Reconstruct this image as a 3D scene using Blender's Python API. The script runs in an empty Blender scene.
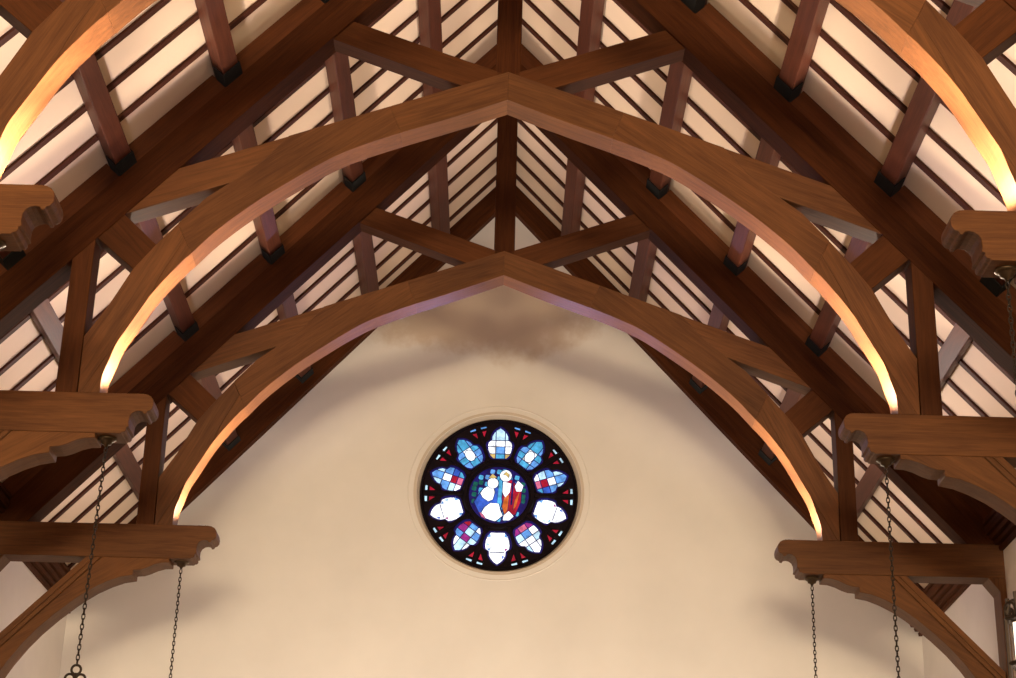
import bpy, bmesh, math, random
from mathutils import Vector, Matrix
random.seed(4)
C = bpy.context.scene.collection
PI = math.pi
# ------------------------------------------------------------------ layout
EYE = 1.6                       # camera height above the floor; heights below are measured from the eye
Y1, S = 9.996, 3.618           # plane of the nearest truss, bay length
TY = [Y1 + k * S for k in range(4)]      # three trusses and the gable wall
GY = TY[3]
HW = 5.03                       # half width of the nave
M = 1.09                        # roof pitch
NL = math.hypot(M, 1)
def zc(c, x): return c - M * abs(x)
# ------------------------------------------------------------------ materials
def new_mat(name):
    m = bpy.data.materials.new(name); m.use_nodes = True
    nt = m.node_tree; nt.nodes.clear()
    out = nt.nodes.new('ShaderNodeOutputMaterial')
    return m, nt, out
def N(nt, typ, **kw):
    n = nt.nodes.new(typ)
    for k, v in kw.items():
        if k in n.inputs: n.inputs[k].default_value = v
        else: setattr(n, k, v)
    return n
def wood(name, light, dark, rough=0.36, vary=0.14, spec=0.5):
    m, nt, out = new_mat(name); L = nt.links.new
    at = N(nt, 'ShaderNodeAttribute', attribute_name='grain')
    oi = N(nt, 'ShaderNodeObjectInfo')
    off = N(nt, 'ShaderNodeVectorMath', operation='SCALE'); off.inputs[0].default_value = (7.3, 3.1, 5.7)
    L(oi.outputs['Random'], off.inputs['Scale'])
    add = N(nt, 'ShaderNodeVectorMath', operation='ADD'); L(at.outputs['Vector'], add.inputs[0]); L(off.outputs[0], add.inputs[1])
    mp = N(nt, 'ShaderNodeMapping'); mp.inputs['Scale'].default_value = (1.1, 15, 15); L(add.outputs[0], mp.inputs['Vector'])
    n1 = N(nt, 'ShaderNodeTexNoise', Scale=1.6, Detail=7.0, Roughness=0.62, Distortion=0.5); L(mp.outputs[0], n1.inputs['Vector'])
    mp2 = N(nt, 'ShaderNodeMapping'); mp2.inputs['Scale'].default_value = (2.2, 60, 60); L(add.outputs[0], mp2.inputs['Vector'])
    n2 = N(nt, 'ShaderNodeTexNoise', Scale=2.0, Detail=3.0, Roughness=0.5); L(mp2.outputs[0], n2.inputs['Vector'])
    n3 = N(nt, 'ShaderNodeTexNoise', Scale=1.1, Detail=2.0); L(add.outputs[0], n3.inputs['Vector'])
    mx = N(nt, 'ShaderNodeMix', data_type='FLOAT'); mx.inputs[0].default_value = 0.35
    L(n1.outputs['Fac'], mx.inputs[2]); L(n2.outputs['Fac'], mx.inputs[3])
    mx2 = N(nt, 'ShaderNodeMix', data_type='FLOAT'); mx2.inputs[0].default_value = 0.3
    L(mx.outputs[0], mx2.inputs[2]); L(n3.outputs['Fac'], mx2.inputs[3])
    cr = N(nt, 'ShaderNodeValToRGB'); e = cr.color_ramp.elements
    e[0].position = 0.33; e[0].color = (*dark, 1); e[1].position = 0.64; e[1].color = (*light, 1)
    L(mx2.outputs[0], cr.inputs[0])
    mr = N(nt, 'ShaderNodeMapRange'); mr.inputs['To Min'].default_value = 1 - vary; mr.inputs['To Max'].default_value = 1 + vary
    L(oi.outputs['Random'], mr.inputs['Value'])
    hs = N(nt, 'ShaderNodeHueSaturation'); L(cr.outputs[0], hs.inputs['Color']); L(mr.outputs[0], hs.inputs['Value'])
    b = N(nt, 'ShaderNodeBsdfPrincipled', Roughness=rough); b.inputs['Specular IOR Level'].default_value = spec
    L(hs.outputs[0], b.inputs['Base Color'])
    bp = N(nt, 'ShaderNodeBump', Strength=0.12, Distance=0.01); L(mx.outputs[0], bp.inputs['Height']); L(bp.outputs[0], b.inputs['Normal'])
    L(b.outputs[0], out.inputs[0]); return m
def plaster(name, col, blotch=0.05, patch=None):
    m, nt, out = new_mat(name); L = nt.links.new
    tc = N(nt, 'ShaderNodeTexCoord')
    n = N(nt, 'ShaderNodeTexNoise', Scale=0.9, Detail=4.0, Roughness=0.55); L(tc.outputs['Object'], n.inputs['Vector'])
    cr = N(nt, 'ShaderNodeValToRGB'); e = cr.color_ramp.elements
    e[0].position = 0.3; e[0].color = (*[v * (1 - blotch * 1.5) for v in col], 1); e[1].position = 0.7; e[1].color = (*[min(1, v * (1 + blotch)) for v in col], 1)
    L(n.outputs['Fac'], cr.inputs[0]); colsock = cr.outputs[0]
    if patch:                                   # darker tan patch with a noisy edge below the gable's top
        cx, cz, rx, rz, sc = patch
        mp = N(nt, 'ShaderNodeMapping', vector_type='POINT'); mp.inputs['Location'].default_value = (-cx / rx, 0, -cz / rz); mp.inputs['Scale'].default_value = (1 / rx, 0, 1 / rz)
        L(tc.outputs['Object'], mp.inputs['Vector'])
        ln = N(nt, 'ShaderNodeVectorMath', operation='LENGTH'); L(mp.outputs[0], ln.inputs[0])
        n2 = N(nt, 'ShaderNodeTexNoise', Scale=1.7, Detail=5.0, Roughness=0.6); L(tc.outputs['Object'], n2.inputs['Vector'])
        ad = N(nt, 'ShaderNodeMath', operation='ADD'); L(ln.outputs['Value'], ad.inputs[0])
        ml = N(nt, 'ShaderNodeMath', operation='MULTIPLY'); L(n2.outputs['Fac'], ml.inputs[0]); ml.inputs[1].default_value = 1.2; L(ml.outputs[0], ad.inputs[1])
        mr = N(nt, 'ShaderNodeMapRange', interpolation_type='SMOOTHSTEP'); mr.inputs['From Min'].default_value = 1.15; mr.inputs['From Max'].default_value = 1.6
        mr.inputs['To Min'].default_value = 0.85; mr.inputs['To Max'].default_value = 0.0; L(ad.outputs[0], mr.inputs['Value'])
        mx = N(nt, 'ShaderNodeMix', data_type='RGBA'); L(mr.outputs[0], mx.inputs[0]); L(colsock, mx.inputs[6]); mx.inputs[7].default_value = (*sc, 1); colsock = mx.outputs[2]
    b = N(nt, 'ShaderNodeBsdfPrincipled', Roughness=0.9); b.inputs['Specular IOR Level'].default_value = 0.15
    L(colsock, b.inputs['Base Color'])
    n4 = N(nt, 'ShaderNodeTexNoise', Scale=55.0, Detail=3.0); L(tc.outputs['Object'], n4.inputs['Vector'])
    bp = N(nt, 'ShaderNodeBump', Strength=0.06, Distance=0.005); L(n4.outputs['Fac'], bp.inputs['Height']); L(bp.outputs[0], b.inputs['Normal'])
    L(b.outputs[0], out.inputs[0]); return m
def metal(name, col, rough=0.45, met=0.85):
    m, nt, out = new_mat(name); L = nt.links.new
    tc = N(nt, 'ShaderNodeTexCoord'); n = N(nt, 'ShaderNodeTexNoise', Scale=30.0, Detail=3.0); L(tc.outputs['Object'], n.inputs['Vector'])
    cr = N(nt, 'ShaderNodeValToRGB'); e = cr.color_ramp.elements
    e[0].color = (*[v * .6 for v in col], 1); e[1].color = (*[v * 1.3 for v in col], 1); L(n.outputs['Fac'], cr.inputs[0])
    b = N(nt, 'ShaderNodeBsdfPrincipled', Roughness=rough, Metallic=met); L(cr.outputs[0], b.inputs['Base Color'])
    L(b.outputs[0], out.inputs[0]); return m
_gl = {}
def glass(col, st=1.0):                         # daylight coming through a piece of stained glass
    k = (tuple(col), st)
    if k in _gl: return _gl[k]
    m, nt, out = new_mat('stained_glass'); L = nt.links.new
    tc = N(nt, 'ShaderNodeTexCoord'); n = N(nt, 'ShaderNodeTexNoise', Scale=14.0, Detail=4.0, Roughness=0.6); L(tc.outputs['Object'], n.inputs['Vector'])
    mr = N(nt, 'ShaderNodeMapRange'); mr.inputs['From Min'].default_value = .3; mr.inputs['From Max'].default_value = .7; mr.inputs['To Min'].default_value = 0.55; mr.inputs['To Max'].default_value = 1.45; L(n.outputs['Fac'], mr.inputs['Value'])
    mu = N(nt, 'ShaderNodeMath', operation='MULTIPLY'); mu.inputs[1].default_value = st; L(mr.outputs[0], mu.inputs[0])
    em = N(nt, 'ShaderNodeEmission'); em.inputs['Color'].default_value = (*col, 1); L(mu.outputs[0], em.inputs['Strength'])
    gs = N(nt, 'ShaderNodeBsdfGlossy', Roughness=0.2); gs.inputs['Color'].default_value = (.04, .04, .04, 1)
    ad = N(nt, 'ShaderNodeAddShader'); L(em.outputs[0], ad.inputs[0]); L(gs.outputs[0], ad.inputs[1])
    L(ad.outputs[0], out.inputs[0]); _gl[k] = m; return m
W_ARCH = wood('arch_oak', (0.190, 0.071, 0.0215), (0.070, 0.0225, 0.0062), 0.5, 0.10, 0.28)
W_PACK = wood('packing_oak', (0.145, 0.041, 0.010), (0.056, 0.0145, 0.0035), 0.6, 0.12, 0.2)
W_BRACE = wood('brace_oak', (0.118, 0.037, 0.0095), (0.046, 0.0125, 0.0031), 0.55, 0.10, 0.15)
W_DARK = wood('rafter_oak', (0.088, 0.0255, 0.0070), (0.029, 0.0074, 0.0021), 0.65, 0.12, 0.08)
W_BEAM = wood('beam_oak', (0.185, 0.069, 0.0190), (0.070, 0.0220, 0.0058), 0.55, 0.1, 0.25)
W_PURL = wood('purlin_oak', (0.095, 0.027, 0.013), (0.036, 0.0095, 0.0048), 0.48, 0.15, 0.22)
W_THIN = wood('thin_rafter_oak', (0.075, 0.022, 0.011), (0.036, 0.010, 0.005), 0.6, 0.1, 0.2)
PL_WALL = plaster('wall_plaster', (0.80, 0.74, 0.69), 0.04)
PL_GABLE = plaster('gable_plaster', (0.80, 0.74, 0.69), 0.04, (-0.3, 9.15 , 1.9, 0.75, (0.56, 0.42, 0.31)))
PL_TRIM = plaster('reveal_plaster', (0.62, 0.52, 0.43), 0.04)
PL_ROOF = plaster('roof_plaster', (0.80, 0.62, 0.46), 0.03)
IRON = metal('iron', (0.045, 0.030, 0.022), 0.5, 0.7)
BRONZE = metal('bronze', (0.09, 0.055, 0.03), 0.45, 0.8)
BLACK = metal('flat_black', (0.0015, 0.0012, 0.001), 0.95, 0.0)  # flat black of the wraps round the purlin ends
STONE = wood('tracery_stone', (0.011, 0.0055, 0.009), (0.005, 0.0025, 0.005), 0.7, 0.1, 0.08)
FLOOR = wood('floor_boards', (0.10, 0.045, 0.025), (0.05, 0.02, 0.012), 0.6)
# ------------------------------------------------------------------ mesh helpers
def link_mesh(name, bm, mat, parent=None, axis=(1, 0, 0), bevel=0.0, smooth=False):
    bmesh.ops.recalc_face_normals(bm, faces=bm.faces)
    if bevel:
        ed = [e for e in bm.edges if len(e.link_faces) == 2 and e.calc_face_angle(0) > 0.6]
        bmesh.ops.bevel(bm, geom=ed, offset=bevel, segments=2, profile=0.5, affect='EDGES', clamp_overlap=True)
    me = bpy.data.meshes.new(name); bm.to_mesh(me); bm.free()
    a = Vector(axis).normalized(); t = Vector((0, 1, 0)) if abs(a.y) < .9 else Vector((1, 0, 0))
    b = a.cross(t).normalized(); t = b.cross(a)
    g = me.attributes.new('grain', 'FLOAT_VECTOR', 'POINT')
    for i, v in enumerate(me.vertices): g.data[i].vector = (v.co.dot(a), v.co.dot(b), v.co.dot(t))
    for m in (mat if isinstance(mat, (list, tuple)) else [mat]): me.materials.append(m)
    if smooth:
        for p in me.polygons: p.use_smooth = True
    o = bpy.data.objects.new(name, me); C.objects.link(o)
    if parent is not None: o.parent = parent
    return o
def ext(bm, poly, y0, y1, sx=1):
    """extrude an outline given in (x, z) from y0 to y1"""
    f = [bm.verts.new((sx * x, y0, z)) for x, z in poly]; k = [bm.verts.new((sx * x, y1, z)) for x, z in poly]
    bm.faces.new(f); bm.faces.new(k[::-1]); n = len(poly)
    for i in range(n): bm.faces.new((f[i], f[(i + 1) % n], k[(i + 1) % n], k[i]))
    return bm
def box(bm, x0, x1, y0, y1, z0, z1): return ext(bm, [(x0, z0), (x1, z0), (x1, z1), (x0, z1)], y0, y1)
def ring(bm, c, r0, axis, tube, seg=14, ts=6, sx=1.0, sz=1.0, start=0, end=2 * PI, closed=True):
    """torus-like loop; axis 'x','y' or 'z' is the loop's normal"""
    rows = []
    n = seg if closed else seg + 1
    for i in range(n):
        a = start + (end - start) * i / seg; ca, sa = math.cos(a), math.sin(a); row = []
        for j in range(ts):
            b = 2 * PI * j / ts; d = tube * math.cos(b); h = tube * math.sin(b)
            p, q = (r0 * sx + d) * ca, (r0 * sz + d) * sa
            v = {'x': (h, p, q), 'y': (p, h, q), 'z': (p, q, h)}[axis]
            row.append(bm.verts.new((c[0] + v[0], c[1] + v[1], c[2] + v[2])))
        rows.append(row)
    for i in range(n if closed else n - 1):
        A, B = rows[i], rows[(i + 1) % n]
        for j in range(ts): bm.faces.new((A[j], B[j], B[(j + 1) % ts], A[(j + 1) % ts]))
def tube(bm, pts, r, seg=8):
    rows = []
    for i, p in enumerate(pts):
        p = Vector(p); d = (Vector(pts[min(i + 1, len(pts) - 1)]) - Vector(pts[max(i - 1, 0)])).normalized()
        u = d.cross(Vector((0.31, 0.9, 0.2))).normalized(); v = d.cross(u)
        rows.append([bm.verts.new(p + r * (math.cos(2 * PI * j / seg) * u + math.sin(2 * PI * j / seg) * v)) for j in range(seg)])
    for A, B in zip(rows, rows[1:]):
        for j in range(seg): bm.faces.new((A[j], B[j], B[(j + 1) % seg], A[(j + 1) % seg]))
    bm.faces.new(rows[0]); bm.faces.new(rows[-1][::-1])
def lathe(bm, prof, c, seg=20):
    rows = [[bm.verts.new((c[0] + r * math.cos(2 * PI * j / seg), c[1] + r * math.sin(2 * PI * j / seg), c[2] + z)) for j in range(seg)] for r, z in prof]
    for A, B in zip(rows, rows[1:]):
        for j in range(seg): bm.faces.new((A[j], B[j], B[(j + 1) % seg], A[(j + 1) % seg]))
    bm.faces.new(rows[0]); bm.faces.new(rows[-1][::-1])
def curve_plate(outer, holes, y0, y1, bevel=0.0):
    """flat plate with holes, outlines in (x, z); returns a bmesh standing in the xz plane"""
    cu = bpy.data.curves.new('tmp', 'CURVE'); cu.dimensions = '2D'; cu.fill_mode = 'BOTH'
    cu.extrude = (y1 - y0) / 2 - bevel; cu.bevel_depth = bevel; cu.bevel_resolution = 1
    for pts in [outer] + holes:
        sp = cu.splines.new('POLY'); sp.points.add(len(pts) - 1)
        for p, (x, z) in zip(sp.points, pts): p.co = (x, z, 0, 1)
        sp.use_cyclic_u = True
    o = bpy.data.objects.new('tmp', cu); C.objects.link(o)
    dg = bpy.context.evaluated_depsgraph_get(); me = bpy.data.meshes.new_from_object(o.evaluated_get(dg))
    bm = bmesh.new(); bm.from_mesh(me)
    bpy.data.objects.remove(o); bpy.data.curves.remove(cu); bpy.data.meshes.remove(me)
    for v in bm.verts: v.co = Vector((v.co.x, (y0 + y1) / 2 - v.co.z, v.co.y))
    bmesh.ops.remove_doubles(bm, verts=bm.verts, dist=1e-5)
    return bm
def circ(r, n=64, cx=0, cz=0): return [(cx + r * math.cos(2 * PI * i / n), cz + r * math.sin(2 * PI * i / n)) for i in range(n)]
def tag(o, label, cat, group=None):
    o['label'] = label; o['category'] = cat
    if group: o['group'] = group
    return o
def empty(name, loc):
    o = bpy.data.objects.new(name, None); C.objects.link(o); o.location = loc; o.empty_display_size = .2; return o
def struct(o): o['kind'] = 'structure'; return o
KIDS = {}
def copy_tree(o, parent=None):
    c = o.copy(); C.objects.link(c); c.parent = parent
    for ch in [x for x in list(o.children)]: copy_tree(ch, c)
    return c
# ------------------------------------------------------------------ the roof trusses
Z0 = 2.5                                      # the wall posts' feet, the truss's own origin (height from the eye)
CL, CT, CP, CE = 10.25, 10.72, 10.725, 11.005     # heights at x = 0: principal's lower and upper edge, purlins' underside, plaster
CR_ = 10.965                                      # underside of the thin rafters
def T(poly, raw=False):
    if raw: return [(x, z - Z0) for x, z in poly]
    return [(min(HW, x * (.9808 + .0039 * z)), 1.0228 * z - .170 - Z0) for x, z in poly]
XC = [.749, 1.58, 2.392, 3.22, 4.052]    # purlin lines down each slope
DX, DZ = 1 / NL, M / NL                       # down-slope direction
NX, NZ = M / NL, 1 / NL                       # outward normal
PW = 0.171
INNER = [(3.222, 5.21), (3.212, 5.36), (3.172, 5.49), (3.112, 5.67), (2.975, 5.92), (2.832, 6.145), (2.66, 6.365), (2.585, 6.445), (2.40, 6.65), (2.12, 6.90), (1.78, 7.155),
         (1.45, 7.375), (1.18, 7.505), (0.90, 7.617), (0.56, 7.742), (0.28, 7.85), (0.0, 7.963)]
def top(x): return 8.238 - 0.3665 * x
def low(x): return 7.965 - 0.3705 * x
def smooth(P, n=4):
    out = []
    for i in range(len(P) - 1):
        p0, p1, p2, p3 = P[max(i - 1, 0)], P[i], P[i + 1], P[min(i + 2, len(P) - 1)]
        for k in range(n):
            t = k / n
            out.append(tuple(.5 * (2 * b + (c - a) * t + (2 * a - 5 * b + 4 * c - d) * t * t + (3 * b - a - 3 * c + d) * t ** 3) for a, b, c, d in zip(p0, p1, p2, p3)))
    return out + [P[-1]]
NS = 4
INNER = smooth(INNER, NS)
TH = 0.26
def build_truss():
    root = empty('roof_truss', (0, TY[0], EYE + Z0))
    def part(name, poly, y0, y1, s, mat, axis, bevel=0.007, parent=root, extra=(), raw=False):
        bm = bmesh.new(); ext(bm, T(poly, raw), y0, y1, s)
        for p, a, b in extra: ext(bm, T(p, raw), a, b, s)
        return link_mesh(name, bm, mat, parent, (axis[0] * s, 0, axis[1]), bevel)
    for s in (-1, 1):
        beam = [(HW, 5.21), (2.865, 5.21), (2.835, 5.205), (2.805, 5.19), (2.786, 5.165), (2.779, 5.13), (2.783, 5.095), (2.798, 5.073), (2.826, 5.062), (2.83, 5.045), (2.853, 5.042), (2.862, 5.06),
                (2.89, 5.066), (2.92, 5.06), (2.948, 5.04), (2.963, 5.01), (2.966, 4.965), (2.96, 4.93), (2.98, 4.925), (2.978, 4.905), (2.99, 4.888), (3.012, 4.886), (3.016, 4.875), (HW, 4.875)]
        hb = part('hammer_beam', beam, 0, TH, s, W_BEAM, (1, 0), 0.005)
        # curved brace with its carved nose, and the straight board along its back
        up = 8.918
        brk = [(3.222, 4.874), (3.222, 4.834), (3.30, 4.83), (3.37, 4.81), (3.44, 4.777), (3.50, 4.757), (3.572, 4.751), (3.572, 4.703), (3.69, 4.682), (3.81, 4.637), (3.94, 4.572), (4.05, 4.500), (4.13, 4.442),
               (4.30, 4.302), (4.45, 4.16), (4.57, 4.025), (4.70, 3.85), (4.80, 3.69), (4.88, 3.50), (4.959, 3.31), (4.959, 3.80), (3.885, 4.874)]
        part('carved_bracket', brk, 0, TH, s, W_BEAM, (1, -.6), 0.006)
        part('hammer_brace', [(3.895, 4.874), (4.044, 4.874), (4.959, 3.959), (4.959, 3.81)], 0.014, TH - .014, s, W_BEAM, (1, -1), 0.004,
             extra=[([(3.963, 4.8735), (4.0435, 4.8735), (4.9585, 3.9585), (4.9585, 3.878)], 0, TH), ([(3.900, 4.8735), (3.952, 4.8735), (4.9585, 3.867), (4.9585, 3.815)], 0.002, TH - .002)])
        part('wall_post', [(4.955, Z0), (HW, Z0), (HW, 4.8145), (4.85, 4.8145), (4.955, 4.68)], 0, TH, s, W_BEAM, (0, 1), 0.006, raw=True)
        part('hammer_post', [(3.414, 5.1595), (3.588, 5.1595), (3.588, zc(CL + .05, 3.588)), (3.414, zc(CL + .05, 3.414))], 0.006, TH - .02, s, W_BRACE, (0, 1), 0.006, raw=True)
        # arched brace in three lengths
        j1o, j1i = (2.72, 6.715), (2.585, 6.445); jm = (2.65, 6.575)
        facet = [(3.372, 5.211), (3.28, 5.38), (3.175, 5.565), (3.04, 5.80), (2.90, 6.05), (2.80, 6.285), jm]
        part('arch_foot', INNER[:7 * NS + 1] + facet[::-1], 0, TH, s, W_ARCH, (-.45, 1), 0.003)
        part('arch_backing', [(3.374, 5.211), (3.400, 5.211), (3.400, 5.69), (3.235, 5.95), (3.06, 6.29), (2.885, 6.52), j1o, jm] + [(x + .003, z) for x, z in facet[-2:0:-1]], 0.004, TH - .004, s, W_ARCH, (-.5, 1), 0.006)
        j2i = INNER[13 * NS]; j2o = (1.0, top(1.0))
        part('arch_haunch', INNER[7 * NS:13 * NS + 1] + [j2o, (1.85, top(1.85)), (2.05, 7.315), (2.297, 7.116), (2.50, 6.96), j1o], 0, TH, s, W_ARCH, (-1, .75), 0.003)
        part('arch_crown', INNER[13 * NS:] + [(0, top(0)), j2o], 0, TH, s, W_ARCH, (-1, .38), 0.003)
        xe, xl = 2.761, 3.168
        part('scissor_brace', [(1.853, top(1.853)), (xe, top(xe)), (xe + .12, top(xe) - .03), (xl + .12, low(xl) + .03), (xl, low(xl)), (2.299, low(2.299)), (2.052, 7.317)], 0.008, TH - .03, s, W_ARCH, (1, -.37), 0.004)
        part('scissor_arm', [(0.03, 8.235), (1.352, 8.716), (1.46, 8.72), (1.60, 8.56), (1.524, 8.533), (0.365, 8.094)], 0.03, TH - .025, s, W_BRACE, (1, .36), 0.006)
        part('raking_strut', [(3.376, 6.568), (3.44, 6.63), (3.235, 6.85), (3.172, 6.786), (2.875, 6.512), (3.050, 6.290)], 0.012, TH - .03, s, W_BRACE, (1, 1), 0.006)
        # principal rafter: two stacked timbers, then the packing between purlins
        part('principal_rafter', [(0, CL), (0, 10.53), ((10.53 - 5.16) / M, 5.16), ((CL - 5.16) / M, 5.16)], 0, TH, s, W_DARK, (1, -M), 0.006, raw=True)
        part('cushion_rafter', [(0, 10.531), (0, CT), (HW, zc(CT, HW)), (HW, 5.16), ((10.531 - 5.16) / M, 5.16)], 0.02, TH - .02, s, W_DARK, (1, -M), 0.006, raw=True)
        edges = [0.0] + [v for x in XC for v in (x - PW / 2 * DX, x + PW / 2 * DX)] + [4.76]
        for i in range(0, len(edges), 2):
            a, b = edges[i], edges[i + 1]
            def P(xb, c, off):                # a point perpendicular above the principal at foot xb
                h = (c - CP) * NZ
                return (xb + off + h * NX, zc(CP, xb + off) + h * NZ)
            lo, hi = (0.001 if i else 0), -0.001
            q = [P(a, CT + .001, lo), P(b, CT + .001, hi), P(b, CE - .003, hi), P(a, CE - .003, lo)]
            if i == len(edges) - 2: q = [P(a, CT + .001, lo), (HW, zc(CT + .001, HW)), (HW, zc(CE - .003, HW)), P(a, CE - .003, lo)]
            if i == 0: q = [(0, CT + .001), P(b, CT + .001, hi), P(b, CE - .003, hi), (0, CE - .003)]
            part('packing_rafter', q, 0.055, TH - .055, s, W_PACK, (1, -M), 0.004, raw=True)
        for x in XC:                          # black U-shaped wraps round the purlins at the truss front
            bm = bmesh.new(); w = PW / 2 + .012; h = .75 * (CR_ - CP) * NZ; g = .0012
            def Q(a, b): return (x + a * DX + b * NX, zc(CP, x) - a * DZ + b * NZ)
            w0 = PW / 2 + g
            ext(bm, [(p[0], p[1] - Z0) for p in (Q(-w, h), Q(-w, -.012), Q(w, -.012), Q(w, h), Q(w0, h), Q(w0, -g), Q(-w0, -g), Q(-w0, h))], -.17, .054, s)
            link_mesh('purlin_wrap', bm, BLACK, root, (0, 1, 0), 0.003)
    bm = bmesh.new(); ext(bm, T([(-.110, 8.217), (0, 8.255), (.110, 8.217), (.110, zc(CL + .05, .11)), (0, CL + .05), (-.110, zc(CL + .05, .11))], True), 0.03, TH - .03)
    link_mesh('king_post', bm, W_DARK, root, (0, 0, 1), 0.008)
    return root
truss = build_truss()
tag(truss, 'nearest hammerbeam truss, only its arch flanks and two beam ends in the upper corners', 'roof truss', 'hammerbeam trusses')
for y, lab in ((TY[1], 'middle hammerbeam truss, its pointed arch rising to the top centre'), (TY[2], 'farthest and lowest hammerbeam truss, just before the gable wall with the rose window')):
    t = copy_tree(truss); t.location.y = y
    if y == TY[2]: t.rotation_euler.y = -.003; t.location.x = .018      # the farthest truss sits a little out of level
    tag(t, lab, 'roof truss', 'hammerbeam trusses')
# ------------------------------------------------------------------ purlins, rafters, ridge
ORD = ['first', 'second', 'third', 'fourth', 'fifth', 'sixth', 'seventh']
YB = 3.0
pur = None
for s, side in ((-1, 'left'), (1, 'right')):
    for i, x in enumerate(XC):
        bm = bmesh.new(); h = (CR_ - CP) * NZ; w = PW / 2
        q = [(-w * DX, w * DZ), (w * DX, -w * DZ), (w * DX + h * NX, -w * DZ + h * NZ), (-w * DX + h * NX, w * DZ + h * NZ)]
        ext(bm, q, 0, GY - YB - .002, s)
        o = link_mesh('purlin', bm, W_PURL, None, (0, 1, 0), 0.007); o.location = (s * x, YB, EYE + zc(CP, x))
        tag(o, f'square reddish brown purlin, {ORD[i]} below the ridge on the {side} roof slope', 'purlin', 'purlins of the roof')
FR = [.085, .22, .352, .487, .62, .755, .888]
BAY = ['behind the nearest truss', 'behind the middle truss', 'behind the farthest truss, before the gable']
RW = 0.07
for s, side in ((-1, 'left'), (1, 'right')):
    proto = None
    for b in range(3):
        for k, f in enumerate(FR):
            if proto is None:
                bm = bmesh.new(); c0, c1 = CR_ + .0005, CE - .001
                ext(bm, [(0.052, zc(c0, .052)), (5.02, zc(c0, 5.02)), (5.02, zc(c1, 5.02)), (0.052, zc(c1, .052))], -RW / 2, RW / 2, s)
                o = proto = link_mesh('common_rafter', bm, W_THIN, None, (1 * s, 0, -M), 0.003)
            else:
                o = proto.copy(); C.objects.link(o)
            o.location = (0, TY[b] + f * S, EYE)
            tag(o, f'thin rafter, {side} roof slope, {ORD[k]} {BAY[b]}', 'rafter', 'thin rafters against the white roof plaster')
bm = bmesh.new(); box(bm, -.05, .05, YB, GY - .002, 10.75, CR_ - .06)
for v in bm.verts: v.co.z -= 10.75
o = link_mesh('ridge_board', bm, W_DARK, None, (0, 1, 0), 0.004); o.location = (0, 0, EYE + 10.75)
tag(o, 'dark ridge board along the very top where both roof slopes meet', 'ridge board')
for s, side in ((-1, 'left'), (1, 'right')):
    root = empty('verge_rafter', (0, GY - .13, EYE + 5.3))
    edges = [0.0] + [v for x in XC for v in (x - PW / 2 * DX, x + PW / 2 * DX)] + [4.80]
    def V(x): return 10.622 - 1.1125 * x
    def H(x): return zc(CP - .002, x)
    bm = bmesh.new(); ext(bm, [(.001, V(0) - 5.3), (4.72, V(4.72) - 5.3), (4.86, H(4.86) - 5.3), (.001, H(0) - 5.3)], 0, .127, s)
    link_mesh('rafter_board', bm, W_DARK, root, (s, 0, -M), 0.004)
    for i in range(0, len(edges), 2):
        a, b = edges[i], edges[i + 1]
        def P(xb, c, off):
            h = (c - CP) * NZ
            return (xb + off + h * NX, zc(CP, xb + off) + h * NZ - 5.3)
        q = [P(a, CP - .001, .001), P(b, CP - .001, -.001), P(b, CE - .003, -.001), P(a, CE - .003, .001)]
        if i == len(edges) - 2: q = [P(a, CP - .001, .001), (5.02, zc(CP - .001, 5.02) - 5.3), (5.02, zc(CE - .003, 5.02) - 5.3), P(a, CE - .003, .001)]
        if i == 0: q = [(0.051, zc(CP - .001, .051) - 5.3), P(b, CP - .001, -.001), P(b, CE - .003, -.001), (.051, zc(CE - .003, .051) - 5.3)]
        bm = bmesh.new(); ext(bm, q, 0.001, .127, s)
        link_mesh('packing_block', bm, W_DARK, root, (s, 0, -M), 0.003)
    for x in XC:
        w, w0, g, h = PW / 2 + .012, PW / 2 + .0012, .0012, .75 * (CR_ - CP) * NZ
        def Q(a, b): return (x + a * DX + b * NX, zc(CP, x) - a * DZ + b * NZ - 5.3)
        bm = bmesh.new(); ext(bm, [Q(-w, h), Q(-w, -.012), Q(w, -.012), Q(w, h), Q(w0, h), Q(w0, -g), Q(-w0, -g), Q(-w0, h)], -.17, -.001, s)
        link_mesh('purlin_wrap', bm, BLACK, root, (0, 1, 0), 0.003)
    tag(root, f'broad dark rafter lying against the gable wall under the {side} roof slope', 'rafter', 'wall rafters')
# ------------------------------------------------------------------ the setting
def shell(name, bm, mat, loc=(0, 0, 0), axis=(1, 0, 0)):
    o = link_mesh(name, bm, mat, None, axis); o.location = loc; return struct(o)
YF = -18.0
bm = bmesh.new()
ce = CE
ext(bm, [(HW, zc(ce, HW)), (0, ce), (-HW, zc(ce, HW)), (-HW, zc(ce, HW) + .2), (0, ce + .25), (HW, zc(ce, HW) + .2)], YF, GY + .3)
shell('ceiling', bm, PL_ROOF, (0, 0, EYE))
for s, side in ((-1, 'left'), (1, 'right')):
    bm = bmesh.new(); box(bm, min(s * HW, s * (HW + .3)), max(s * HW, s * (HW + .3)), YF, GY + .3, 0, EYE + 5.7)
    shell(f'wall_{side}', bm, PL_WALL)
bm = bmesh.new(); box(bm, -HW - .3, HW + .3, YF - .3, GY + .3, -.2, 0); shell('floor', bm, FLOOR, (0, 0, 0), (0, 1, 0))
bm = bmesh.new(); box(bm, -HW - .3, HW + .3, YF - .3, YF, 0, 13); shell('wall_front', bm, PL_WALL)
WX, WZ, WR = .006, 6.752, 0.962           # centre and glass radius of the rose window
bm = curve_plate([(-HW, -EYE), (HW, -EYE), (HW, zc(ce, HW)), (0, ce), (-HW, zc(ce, HW))], [circ(1.0, 96, WX, WZ)], 0, .3)
shell('wall_back', bm, PL_GABLE, (0, GY, EYE))
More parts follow.
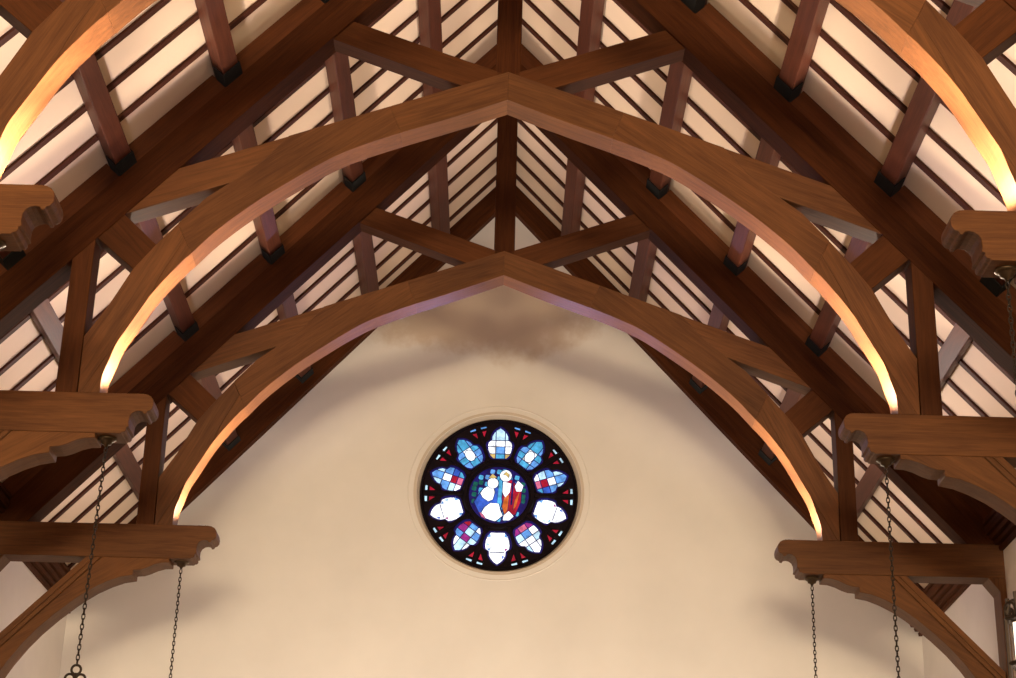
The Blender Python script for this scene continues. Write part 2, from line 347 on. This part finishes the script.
def ring_prism(prof, n=96):
    bm = bmesh.new(); rows = []
    for i in range(n):
        a = 2 * PI * i / n; rows.append([bm.verts.new((r * math.cos(a), y, r * math.sin(a))) for r, y in prof])
    for i in range(n):
        A, B = rows[i], rows[(i + 1) % n]
        for j in range(len(prof)): bm.faces.new((A[j], B[j], B[(j + 1) % len(prof)], A[(j + 1) % len(prof)]))
    return bm
bm = ring_prism([(1.094, -.001), (1.097, -.006), (1.103, -.006), (1.107, -.001)]); o = shell('trim_1', bm, PL_WALL, (WX, GY, EYE + WZ))
for p in o.data.polygons: p.use_smooth = False
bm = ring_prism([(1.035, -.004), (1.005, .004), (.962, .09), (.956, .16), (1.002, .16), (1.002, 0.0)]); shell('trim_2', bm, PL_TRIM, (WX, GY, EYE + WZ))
k = 3
for s in (-1, 1):
    prof = [(HW - .001, 5.112), (4.992, 5.112), (4.985, 5.150), (5.0, 5.152), (5.0, 5.166), (4.95, 5.166), (4.938, 5.200), (4.956, 5.203), (4.956, 5.217), (4.905, 5.217), (4.89, 5.252), (4.908, 5.256), (4.908, 5.270),
            (4.868, 5.270), (4.852, 5.31), (4.852, 5.345), (4.87, 5.35), (4.87, 5.365), (4.845, 5.37), (4.845, 5.41), (4.98, 5.47), (HW - .001, 5.478)]
    ys = [YF] + TY
    for a, b in zip(ys, ys[1:]):
        a2 = a if a == YF else a + TH + .002
        bm = bmesh.new(); ext(bm, prof, a2, b - .002, s)
        o = shell(f'trim_{k}', bm, W_DARK, (0, 0, EYE), (0, 1, 0)); k += 1
# ------------------------------------------------------------------ the rose window
win = empty('window_1', (WX, GY + .10, EYE + WZ)); win['kind'] = 'structure'
tag(win, 'round stained glass rose window with ten petals around a figure medallion', 'window')
def rot(p, a):                  # p = (radial, tangential); a = clock angle from the top
    r, t = p; return ((r * math.sin(a) + t * math.cos(a)) * WR, (r * math.cos(a) - t * math.sin(a)) * WR)
HALF = [(.488, .085), (.53, .128), (.60, .150), (.66, .158), (.705, .150), (.735, .108), (.79, .104), (.84, .078), (.875, .045)]
PET = HALF + [(.905, 0)] + [(r, -t) for r, t in HALF[::-1]]
holes = [circ(.385 * WR, 64)]
BIG = [(.655 + (r - .655) * 1.13, t * 1.20) for r, t in PET]  # enlarged petals: their deep blue rim paints in the bloom around the glass
for i in range(10): holes.append([rot(p, i * PI / 5) for p in BIG])
TRI = [[(.775, .036), (.885, .030), (.885, .112)], [(.775, -.036), (.885, -.112), (.885, -.030)]]
BAR = [[(.90, .028), (.945, .028), (.938, .115), (.90, .115)], [(.90, -.028), (.90, -.115), (.938, -.115), (.945, -.028)]]
tri_holes = []
for i in range(10):
    a = (i + .5) * PI / 5
    for t in TRI: holes.append([rot(p, a) for p in t])
    for t in BAR: holes.append([rot(p, a) for p in t])
bm = curve_plate(circ(WR + .004, 96), holes, 0, .06, .006)
link_mesh('tracery', bm, STONE, win, (1, 0, 0))
for i in range(10):
    a = (i + .5) * PI / 5; bm = bmesh.new()
    ext(bm, [rot(p, a) for p in [(.45, -.022), (.955, -.028), (.955, .028), (.45, .022)]], -.035, .0)
    ang = (math.sin(a), 0, math.cos(a)); link_mesh('mullion', bm, STONE, win, ang, 0.008)
bm = ring_prism([(.395 * WR, .0), (.405 * WR, -.035), (.445 * WR, -.035), (.46 * WR, .0)], 64); link_mesh('medallion_ring', bm, STONE, win)
bm = ring_prism([(.93 * WR + .03, .0), (.945 * WR + .03, -.03), (WR - .002, -.03), (WR - .002, .0)], 96); link_mesh('window_frame', bm, STONE, win)
def clip(poly, a, b, c):        # keep a*x + b*y <= c
    out = []
    for i, p in enumerate(poly):
        q = poly[(i + 1) % len(poly)]; dp, dq = a * p[0] + b * p[1] - c, a * q[0] + b * q[1] - c
        if dp <= 0: out.append(p)
        if dp * dq < 0:
            t = dp / (dp - dq); out.append((p[0] + t * (q[0] - p[0]), p[1] + t * (q[1] - p[1])))
    return out
WH, PALE, CY, SKY, BLUE, DEEP = (.95, .97, 1), (.55, .82, 1), (.10, .50, .85), (.16, .42, .95), (.05, .15, .75), (.016, .010, .15)
RED, PINK, MAG, YEL, GRN, ORA, LEAD = (.55, .012, .04), (.85, .18, .32), (.42, .03, .28), (.80, .55, .18), (.01, .16, .12), (.75, .16, .03), (.004, .003, .006)
ST = {WH: 1.5, PALE: 1.1, CY: .9, SKY: .95, BLUE: .8, DEEP: .7, RED: .8, PINK: .9, MAG: .9, YEL: .9, GRN: .8, ORA: .9}
class Panes:
    def __init__(s): s.bm = bmesh.new(); s.mats = []
    def poly(s, pts, col, lvl=0):
        if len(pts) < 3: return
        m = glass(col, ST[col])
        if m not in s.mats: s.mats.append(m)
        y0 = .034 - .003 * lvl
        f = [s.bm.verts.new((x, y0, z)) for x, z in pts]; k = [s.bm.verts.new((x, .052, z)) for x, z in pts]
        n = len(pts); fs = [s.bm.faces.new(f), s.bm.faces.new(k[::-1])] + [s.bm.faces.new((f[i], f[(i + 1) % n], k[(i + 1) % n], k[i])) for i in range(n)]
        for q in fs: q.material_index = s.mats.index(m)
    def build(s, name): return link_mesh(name, s.bm, s.mats, win)
ROWS = [(.488, .565), (.565, .655), (.655, .745), (.745, .91)]
COLS = [(-.2, -.052), (-.052, .052), (.052, .2)]
PAT = {   # rows from the centre outward, columns left to right
 'A': [[YEL, CY, YEL], [WH, SKY, WH], [WH, WH, WH], [PALE, PALE, PALE]],
 'B': [[SKY, CY, SKY], [CY, WH, SKY], [SKY, WH, CY], [CY, CY, SKY]],
 'C': [[WH, PINK, CY], [PALE, RED, BLUE], [SKY, WH, SKY], [PALE, SKY, PALE]],
 'D': [[SKY, WH, WH], [WH, WH, PALE], [WH, WH, WH], [PALE, WH, WH]],
 'E': [[WH, SKY, RED], [SKY, PALE, MAG], [PALE, MAG, SKY], [WH, PALE, WH]],
 'F': [[MAG, PINK, MAG], [WH, SKY, PALE], [PALE, WH, WH], [WH, WH, PALE]],
}
INSET = [(r + (.006 if r < .6 else -.005 if r > .8 else 0), t * .96) for r, t in PET]
for i, pt in enumerate('ABCDFDEDCB'):
    P = Panes(); P.poly([rot(p, i * PI / 5) for p in BIG], DEEP)
    oval = [(.645 + .075 * math.cos(2 * PI * j / 16), .055 * math.sin(2 * PI * j / 16)) for j in range(16)] if pt == 'B' else None
    jt = [random.uniform(-.014, .014) for _ in range(9)]
    if pt == 'D':
        P.poly([rot(p, i * PI / 5) for p in INSET], WH, 1)
        for q, col in (([(.50, .095), (.555, .130), (.545, .085)], SKY), ([(.50, -.095), (.545, -.085), (.555, -.130)], SKY), ([(.62, .138), (.675, .142), (.65, .10)], PALE), ([(.84, -.062), (.80, -.09), (.79, -.06)], BLUE), ([(.735, .1), (.70, .13), (.70, .09)], SKY), ([(.735, -.1), (.70, -.09), (.70, -.13)], MAG)): P.poly([rot(p, i * PI / 5) for p in q], col, 3)
        P.poly([rot(p, i * PI / 5) for p in [(.742, -.09), (.752, -.09), (.752, .09), (.742, .09)]], DEEP, 3)
    for ri, (r0, r1) in enumerate(ROWS if pt != 'D' else []):
        r0, r1 = r0 + (jt[ri] if ri else 0), r1 + (jt[ri + 1] if ri < 3 else 0)
        for ci, (t0, t1) in enumerate(COLS):
            t0, t1 = (t0 + jt[5] if ci else t0), (t1 + (jt[5] if ci == 0 else jt[6]) if ci < 2 else t1)
            if ci == 2: t0 = .052 + jt[6]
            q = INSET; g = .006
            for h in ((-1, 0, -(r0 + g)), (1, 0, r1 - g), (0, -1, -(t0 + g)), (0, 1, t1 - g)): q = clip(q, *h)
            if len(q) > 2: P.poly([rot(p, i * PI / 5) for p in q], PAT[pt][ri][ci], 1)
    if oval:
        P.poly([rot((.645 + (r - .645) * 1.14, t * 1.16), i * PI / 5) for r, t in oval], DEEP, 2); P.poly([rot(p, i * PI / 5) for p in oval], WH, 3)
    P.build('petal_glass')
for i in range(10):
    a = (i + .5) * PI / 5
    for j in range(2):
        P = Panes(); P.poly([rot(p, a) for p in TRI[j]], RED); P.poly([rot(p, a) for p in BAR[j]], SKY if i in (0, 9) else PALE)
        P.build('spandrel_glass')
# medallion: robed figures in leaded glass, drawn on a unit disc (x right, z up)
P = Panes(); MR = .385 * WR
def md(pts, col, lvl): P.poly([(x * MR, z * MR) for x, z in pts], col, lvl)
md(circ(1, 48), DEEP, 0)
random.seed(9)
for ix in range(-5, 6):
    for iz in range(-5, 6):
        cx, cz = ix * .2 + random.uniform(-.03, .03), iz * .2 + random.uniform(-.03, .03)
        if math.hypot(cx, cz) > .88: continue
        col = GRN if (abs(cx) > .62 or random.random() < .1) else (CY if random.random() < .6 else BLUE)
        if cz > .6: col = SKY if random.random() < .5 else CY
        q = [(cx + .088 * math.cos(a + .78), cz + .088 * math.sin(a + .78)) for a in (0, 1.2, 1.57, 2.7, 3.14, 4.2, 4.71, 5.9)]
        md(q, col, 1)
def fig(pts, col, lvl): 
    cx = sum(p[0] for p in pts) / len(pts); cz = sum(p[1] for p in pts) / len(pts)
    md([(cx + (x - cx) * 1.06 + (.012 if x > cx else -.012), cz + (z - cz) * 1.05) for x, z in pts], DEEP, lvl - 1); md(pts, col, lvl)
fig([(-.30, .30), (-.12, .42), (-.02, .20), (-.05, -.2), (-.02, -.62), (-.62, -.62), (-.80, -.25), (-.62, .05), (-.50, .22)], BLUE, 3)         # seated blue robe
fig([(-.34, .30), (-.22, .36), (-.14, .1), (-.2, -.15), (-.34, -.22), (-.52, -.1), (-.60, .05), (-.5, .2)], WH, 5)
fig(circ(.175, 20, -.20, .40), WH, 7); fig([(-.34, .58), (-.22, .72), (-.08, .60), (-.2, .56)], YEL, 9)
fig([(.0, .55), (.10, .52), (.14, .0), (.05, -.55), (-.06, -.5), (-.02, .1)], CY, 3)
fig([(.16, .50), (.42, .52), (.74, .18), (.72, -.22), (.55, -.66), (.18, -.62), (.12, -.1)], RED, 5)                                           # standing red robe
fig([(.14, .46), (.40, .40), (.36, .12), (.22, -.1), (.12, .1)], WH, 7); fig([(.18, -.08), (.34, .02), (.30, -.5), (.2, -.66), (.12, -.4)], ORA, 7)
fig([(.62, .0), (.70, .16), (.58, -.35), (.48, -.5), (.52, -.2)], ORA, 7)
fig(circ(.19, 20, .22, .66), WH, 9); fig([(.14, .70), (.24, .80), (.33, .70), (.30, .58), (.25, .66)], YEL, 11)
fig([(.52, .30), (.62, .50), (.80, .34), (.74, .14), (.58, .14)], WH, 7); fig([(.44, .74), (.48, .74), (.44, -.30), (.40, -.30)], DEEP, 9)
fig([(-.46, -.44), (-.26, -.28), (.0, -.30), (.06, -.52), (.14, -.70), (-.10, -.90), (-.40, -.80), (-.55, -.62)], WH, 5)                     # white cloth at the feet
fig([(.18, -.70), (.34, -.55), (.50, -.72), (.36, -.86), (.16, -.86)], WH, 7); fig([(-.62, -.60), (-.5, -.68), (-.42, -.82), (-.55, -.76)], PINK, 7)
P.build('medallion_glass')
# ------------------------------------------------------------------ hanging lanterns
GLOW, nt, out = new_mat('lantern_glow')
em = N(nt, 'ShaderNodeEmission'); em.inputs['Color'].default_value = (1, .80, .62, 1); em.inputs['Strength'].default_value = 2.2
nt.links.new(em.outputs[0], out.inputs[0])
CUPZ = 4.8145
def build_pendant():
    root = empty('hanging_lantern', (0, 0, 0))
    bm = bmesh.new(); lathe(bm, [(.002, 0), (.072, 0), (.076, -.012), (.058, -.022), (.046, -.03), (.040, -.05), (.018, -.058), (.012, -.075), (.001, -.078)], (0, 0, 0), 24)
    link_mesh('ceiling_cup', bm, BRONZE, root, (0, 0, 1), 0, True)
    bm = bmesh.new(); z = -.105; k = 0
    while z > -1.86:
        ring(bm, (0, 0, z), .0155, 'x' if k % 2 else 'y', .0048, 10, 5, .8, 1.75); z -= .040; k += 1
    link_mesh('chain', bm, IRON, root, (0, 0, 1), 0, True)
    zb = z + .040 - .03
    bm = bmesh.new()
    for dx, dz in ((0, -.045), (-.042, -.115), (.042, -.115)): ring(bm, (dx, 0, zb + dz + .02), .036, 'y', .010, 16, 6)
    ring(bm, (0, 0, zb - .165), .03, 'x', .009, 12, 6); tube(bm, [(0, 0, zb - .05), (0, 0, zb - .22)], .011)
    link_mesh('trefoil_hook', bm, IRON, root, (0, 0, 1), 0, True)
    zt = zb - .20
    bm = bmesh.new(); n = 6; R = .185
    for j in range(n):
        a0, a1 = 2 * PI * j / n, 2 * PI * (j + 1) / n
        p0 = (R * math.cos(a0), R * math.sin(a0)); p1 = (R * math.cos(a1), R * math.sin(a1))
        tube(bm, [(p0[0], p0[1], zt - .16), (p0[0], p0[1], zt - .80)], .014, 6)
        for zz in (-.16, -.42, -.80): tube(bm, [(*p0, zt + zz), (*p1, zt + zz)], .013, 6)
        tube(bm, [(*p0, zt - .16), (p0[0] * .85, p0[1] * .85, zt - .06), (p0[0] * .35, p0[1] * .35, zt - .02), (0, 0, zt)], .011, 6)
        pm = ((p0[0] + p1[0]) / 2, (p0[1] + p1[1]) / 2); nx, ny = pm[0] / math.hypot(*pm), pm[1] / math.hypot(*pm); tx, ty = -ny, nx
        for q in (-.055, .055):                                 # pierced leaf cresting
            c = (pm[0] + tx * q, pm[1] + ty * q)
            pts = [(c[0] + tx * .04 * math.cos(b) , c[1] + ty * .04 * math.cos(b), zt - .115 + .045 * math.sin(b)) for b in [2 * PI * w / 10 for w in range(11)]]
            tube(bm, pts, .009, 5)
        tube(bm, [(pm[0], pm[1], zt - .15), (pm[0] * 1.05, pm[1] * 1.05, zt - .02)], .012, 6)
    link_mesh('lantern_cage', bm, IRON, root, (0, 0, 1), 0, False)
    bm = bmesh.new(); lathe(bm, [(.001, zt - .18), (R * .80, zt - .18), (R * .80, zt - .79), (.001, zt - .79)], (0, 0, 0), 6)
    link_mesh('lantern_glass', bm, GLOW, root, (0, 0, 1))
    return root
WHERE = {0: 'nearest truss', 1: 'middle truss', 2: 'farthest truss'}
pend = None; LX = 3.142
CHX = {(0, -1): -3.155, (0, 1): 3.140, (1, -1): -3.150, (1, 1): 3.130, (2, -1): -3.112, (2, 1): 3.138}
for t in range(3):
    for s, side in ((-1, 'left'), (1, 'right')):
        if pend is None: o = pend = build_pendant()
        else: o = copy_tree(pend)
        o.location = (CHX[t, s], TY[t] + TH / 2, EYE + CUPZ)
        if (t, s) == (1, -1): o.rotation_euler.y = .016
        tag(o, f'lantern on a dark chain from the {side} hammerbeam of the {WHERE[t]}', 'lantern', 'lanterns hung from the hammerbeams')
# ------------------------------------------------------------------ floodlights on the beam ends
LENS, nt, out = new_mat('flood_lens')
em = N(nt, 'ShaderNodeEmission'); em.inputs['Color'].default_value = (1, .86, .74, 1); em.inputs['Strength'].default_value = 6
nt.links.new(em.outputs[0], out.inputs[0])
fl = None; FX = 2.93
for t in range(3):
    for s, side in ((-1, 'left'), (1, 'right')):
        if fl is None:
            fl = o = empty('floodlight', (0, 0, 0)); bm = bmesh.new(); box(bm, -.05, .05, -.05, .05, 0, .026); link_mesh('lamp_housing', bm, IRON, o, (1, 0, 0), .006)
            bm = bmesh.new(); box(bm, -.04, .04, -.04, .04, .024, .0275); link_mesh('lamp_lens', bm, LENS, o)
        else: o = copy_tree(fl)
        o.location = (s * FX, TY[t] + .13, EYE + 5.1605 + (-.009 if (t, s) == (2, -1) else .0085 if (t, s) == (2, 1) else 0))
        tag(o, f'small floodlight on top of the {side} beam end of the {WHERE[t]}', 'floodlight', 'floodlights on the beam ends')
def lamp(name, typ, loc, energy, col, size=.05, direction=None, **kw):
    l = bpy.data.lights.new(name, typ); l.energy = energy; l.color = col
    if typ in ('SPOT', 'POINT'): l.shadow_soft_size = size
    for k_, v in kw.items(): setattr(l, k_, v)
    o = bpy.data.objects.new(name, l); C.objects.link(o); o.location = loc
    if direction: o.rotation_euler = Vector(direction).to_track_quat('-Z', 'Y').to_euler()
    return o
UP_E, ARCH_E, LAN_E, ROSE_E = [110, 110, 135, 150, 80], [0, 0, 90, 118, 85], [4, 4, 4, 4, 4], 80
for t in range(-2, 3):
    y = TY[0] + t * S
    for s in (-1, 1):
        lamp('flood_lamp', 'SPOT', (s * FX, y + .21, EYE + 5.235), UP_E[t + 2], (1, .84, .64), .03, (.1 * s, -.55, 1), spot_size=math.radians(156), spot_blend=.35)
        if t >= 0: lamp('arch_lamp', 'SPOT', (s * (FX - .12), y + .13, EYE + 5.225), ARCH_E[t + 2], (1, .85, .88), .04, (.30 * s, 0, 1), spot_size=math.radians(142), spot_blend=.3)
        lamp('ridge_fill', 'SPOT', (s * FX, y + .13, EYE + 5.235), 420 if t else 420, (1, .84, .66), .03, (-2.5 * s, -1.0, 5.3), spot_size=math.radians(70), spot_blend=.8)  # extra beam added at each beam end to lift the upper roof plaster
        if t >= 0: lamp('lantern_lamp', 'POINT', (s * LX, y + TH / 2, EYE + 1.6), LAN_E[t + 2], (1, .70, .40), .12)
lamp('rose_daylight', 'SPOT', (WX, GY - .03, EYE + WZ), ROSE_E, (.62, .50, 1), .05, (0, -1, -.05), spot_size=math.radians(165), spot_blend=.4)
for x, z in ((-2.3, 2.7), (-.8, 1.7), (.8, 1.7), (2.3, 2.7)):           # lights of the west gallery, far behind the camera, aimed down the nave
    lamp('gallery_lamp', 'SPOT', (x, -14, EYE + z), 5000, (1, .81, .52), 1.0, (-.04 * x, 30, 4.4), spot_size=math.radians(46), spot_blend=.4)
for x in (-2.8, 0, 2.8):  # unseen fill lights added low in front of the gable wall
    lamp('gable_fill', 'SPOT', (x, GY - 3.4, 2.2), 320, (1, .89, .74), .25, (0, 3.4, 3.6), spot_size=math.radians(110), spot_blend=.9)

# ------------------------------------------------------------------ world, camera
w = bpy.data.worlds.new('World'); bpy.context.scene.world = w; w.use_nodes = True
w.node_tree.nodes['Background'].inputs[0].default_value = (.5, .6, .8, 1); w.node_tree.nodes['Background'].inputs[1].default_value = .3
F_PX, PITCH, ROLL, YAW = 1802.05, math.radians(22.803), math.radians(1.521), math.radians(.071)
cp, sp, cy, sy = math.cos(PITCH), math.sin(PITCH), math.cos(YAW), math.sin(YAW)
Fv = Vector((sy * cp, cy * cp, sp)); R0 = Vector((cy, -sy, 0)); U0 = R0.cross(Fv)
Rv = math.cos(ROLL) * R0 + math.sin(ROLL) * U0; Uv = -math.sin(ROLL) * R0 + math.cos(ROLL) * U0
cam = bpy.data.cameras.new('camera'); cam.sensor_width = 36; cam.lens = F_PX / 1016 * 36; cam.clip_end = 200
co = bpy.data.objects.new('camera', cam); C.objects.link(co)
mat = Matrix((Rv, Uv, -Fv)).transposed().to_4x4(); mat.translation = Vector((0.042, 0, EYE)); co.matrix_world = mat
sc = bpy.context.scene; sc.camera = co
sc.view_settings.view_transform = 'Standard'; sc.view_settings.look = 'None'; sc.view_settings.gamma = 1; sc.view_settings.use_curve_mapping = False
sc.view_settings.exposure = 0.0
sc.cycles.max_bounces = 8; sc.cycles.diffuse_bounces = 5
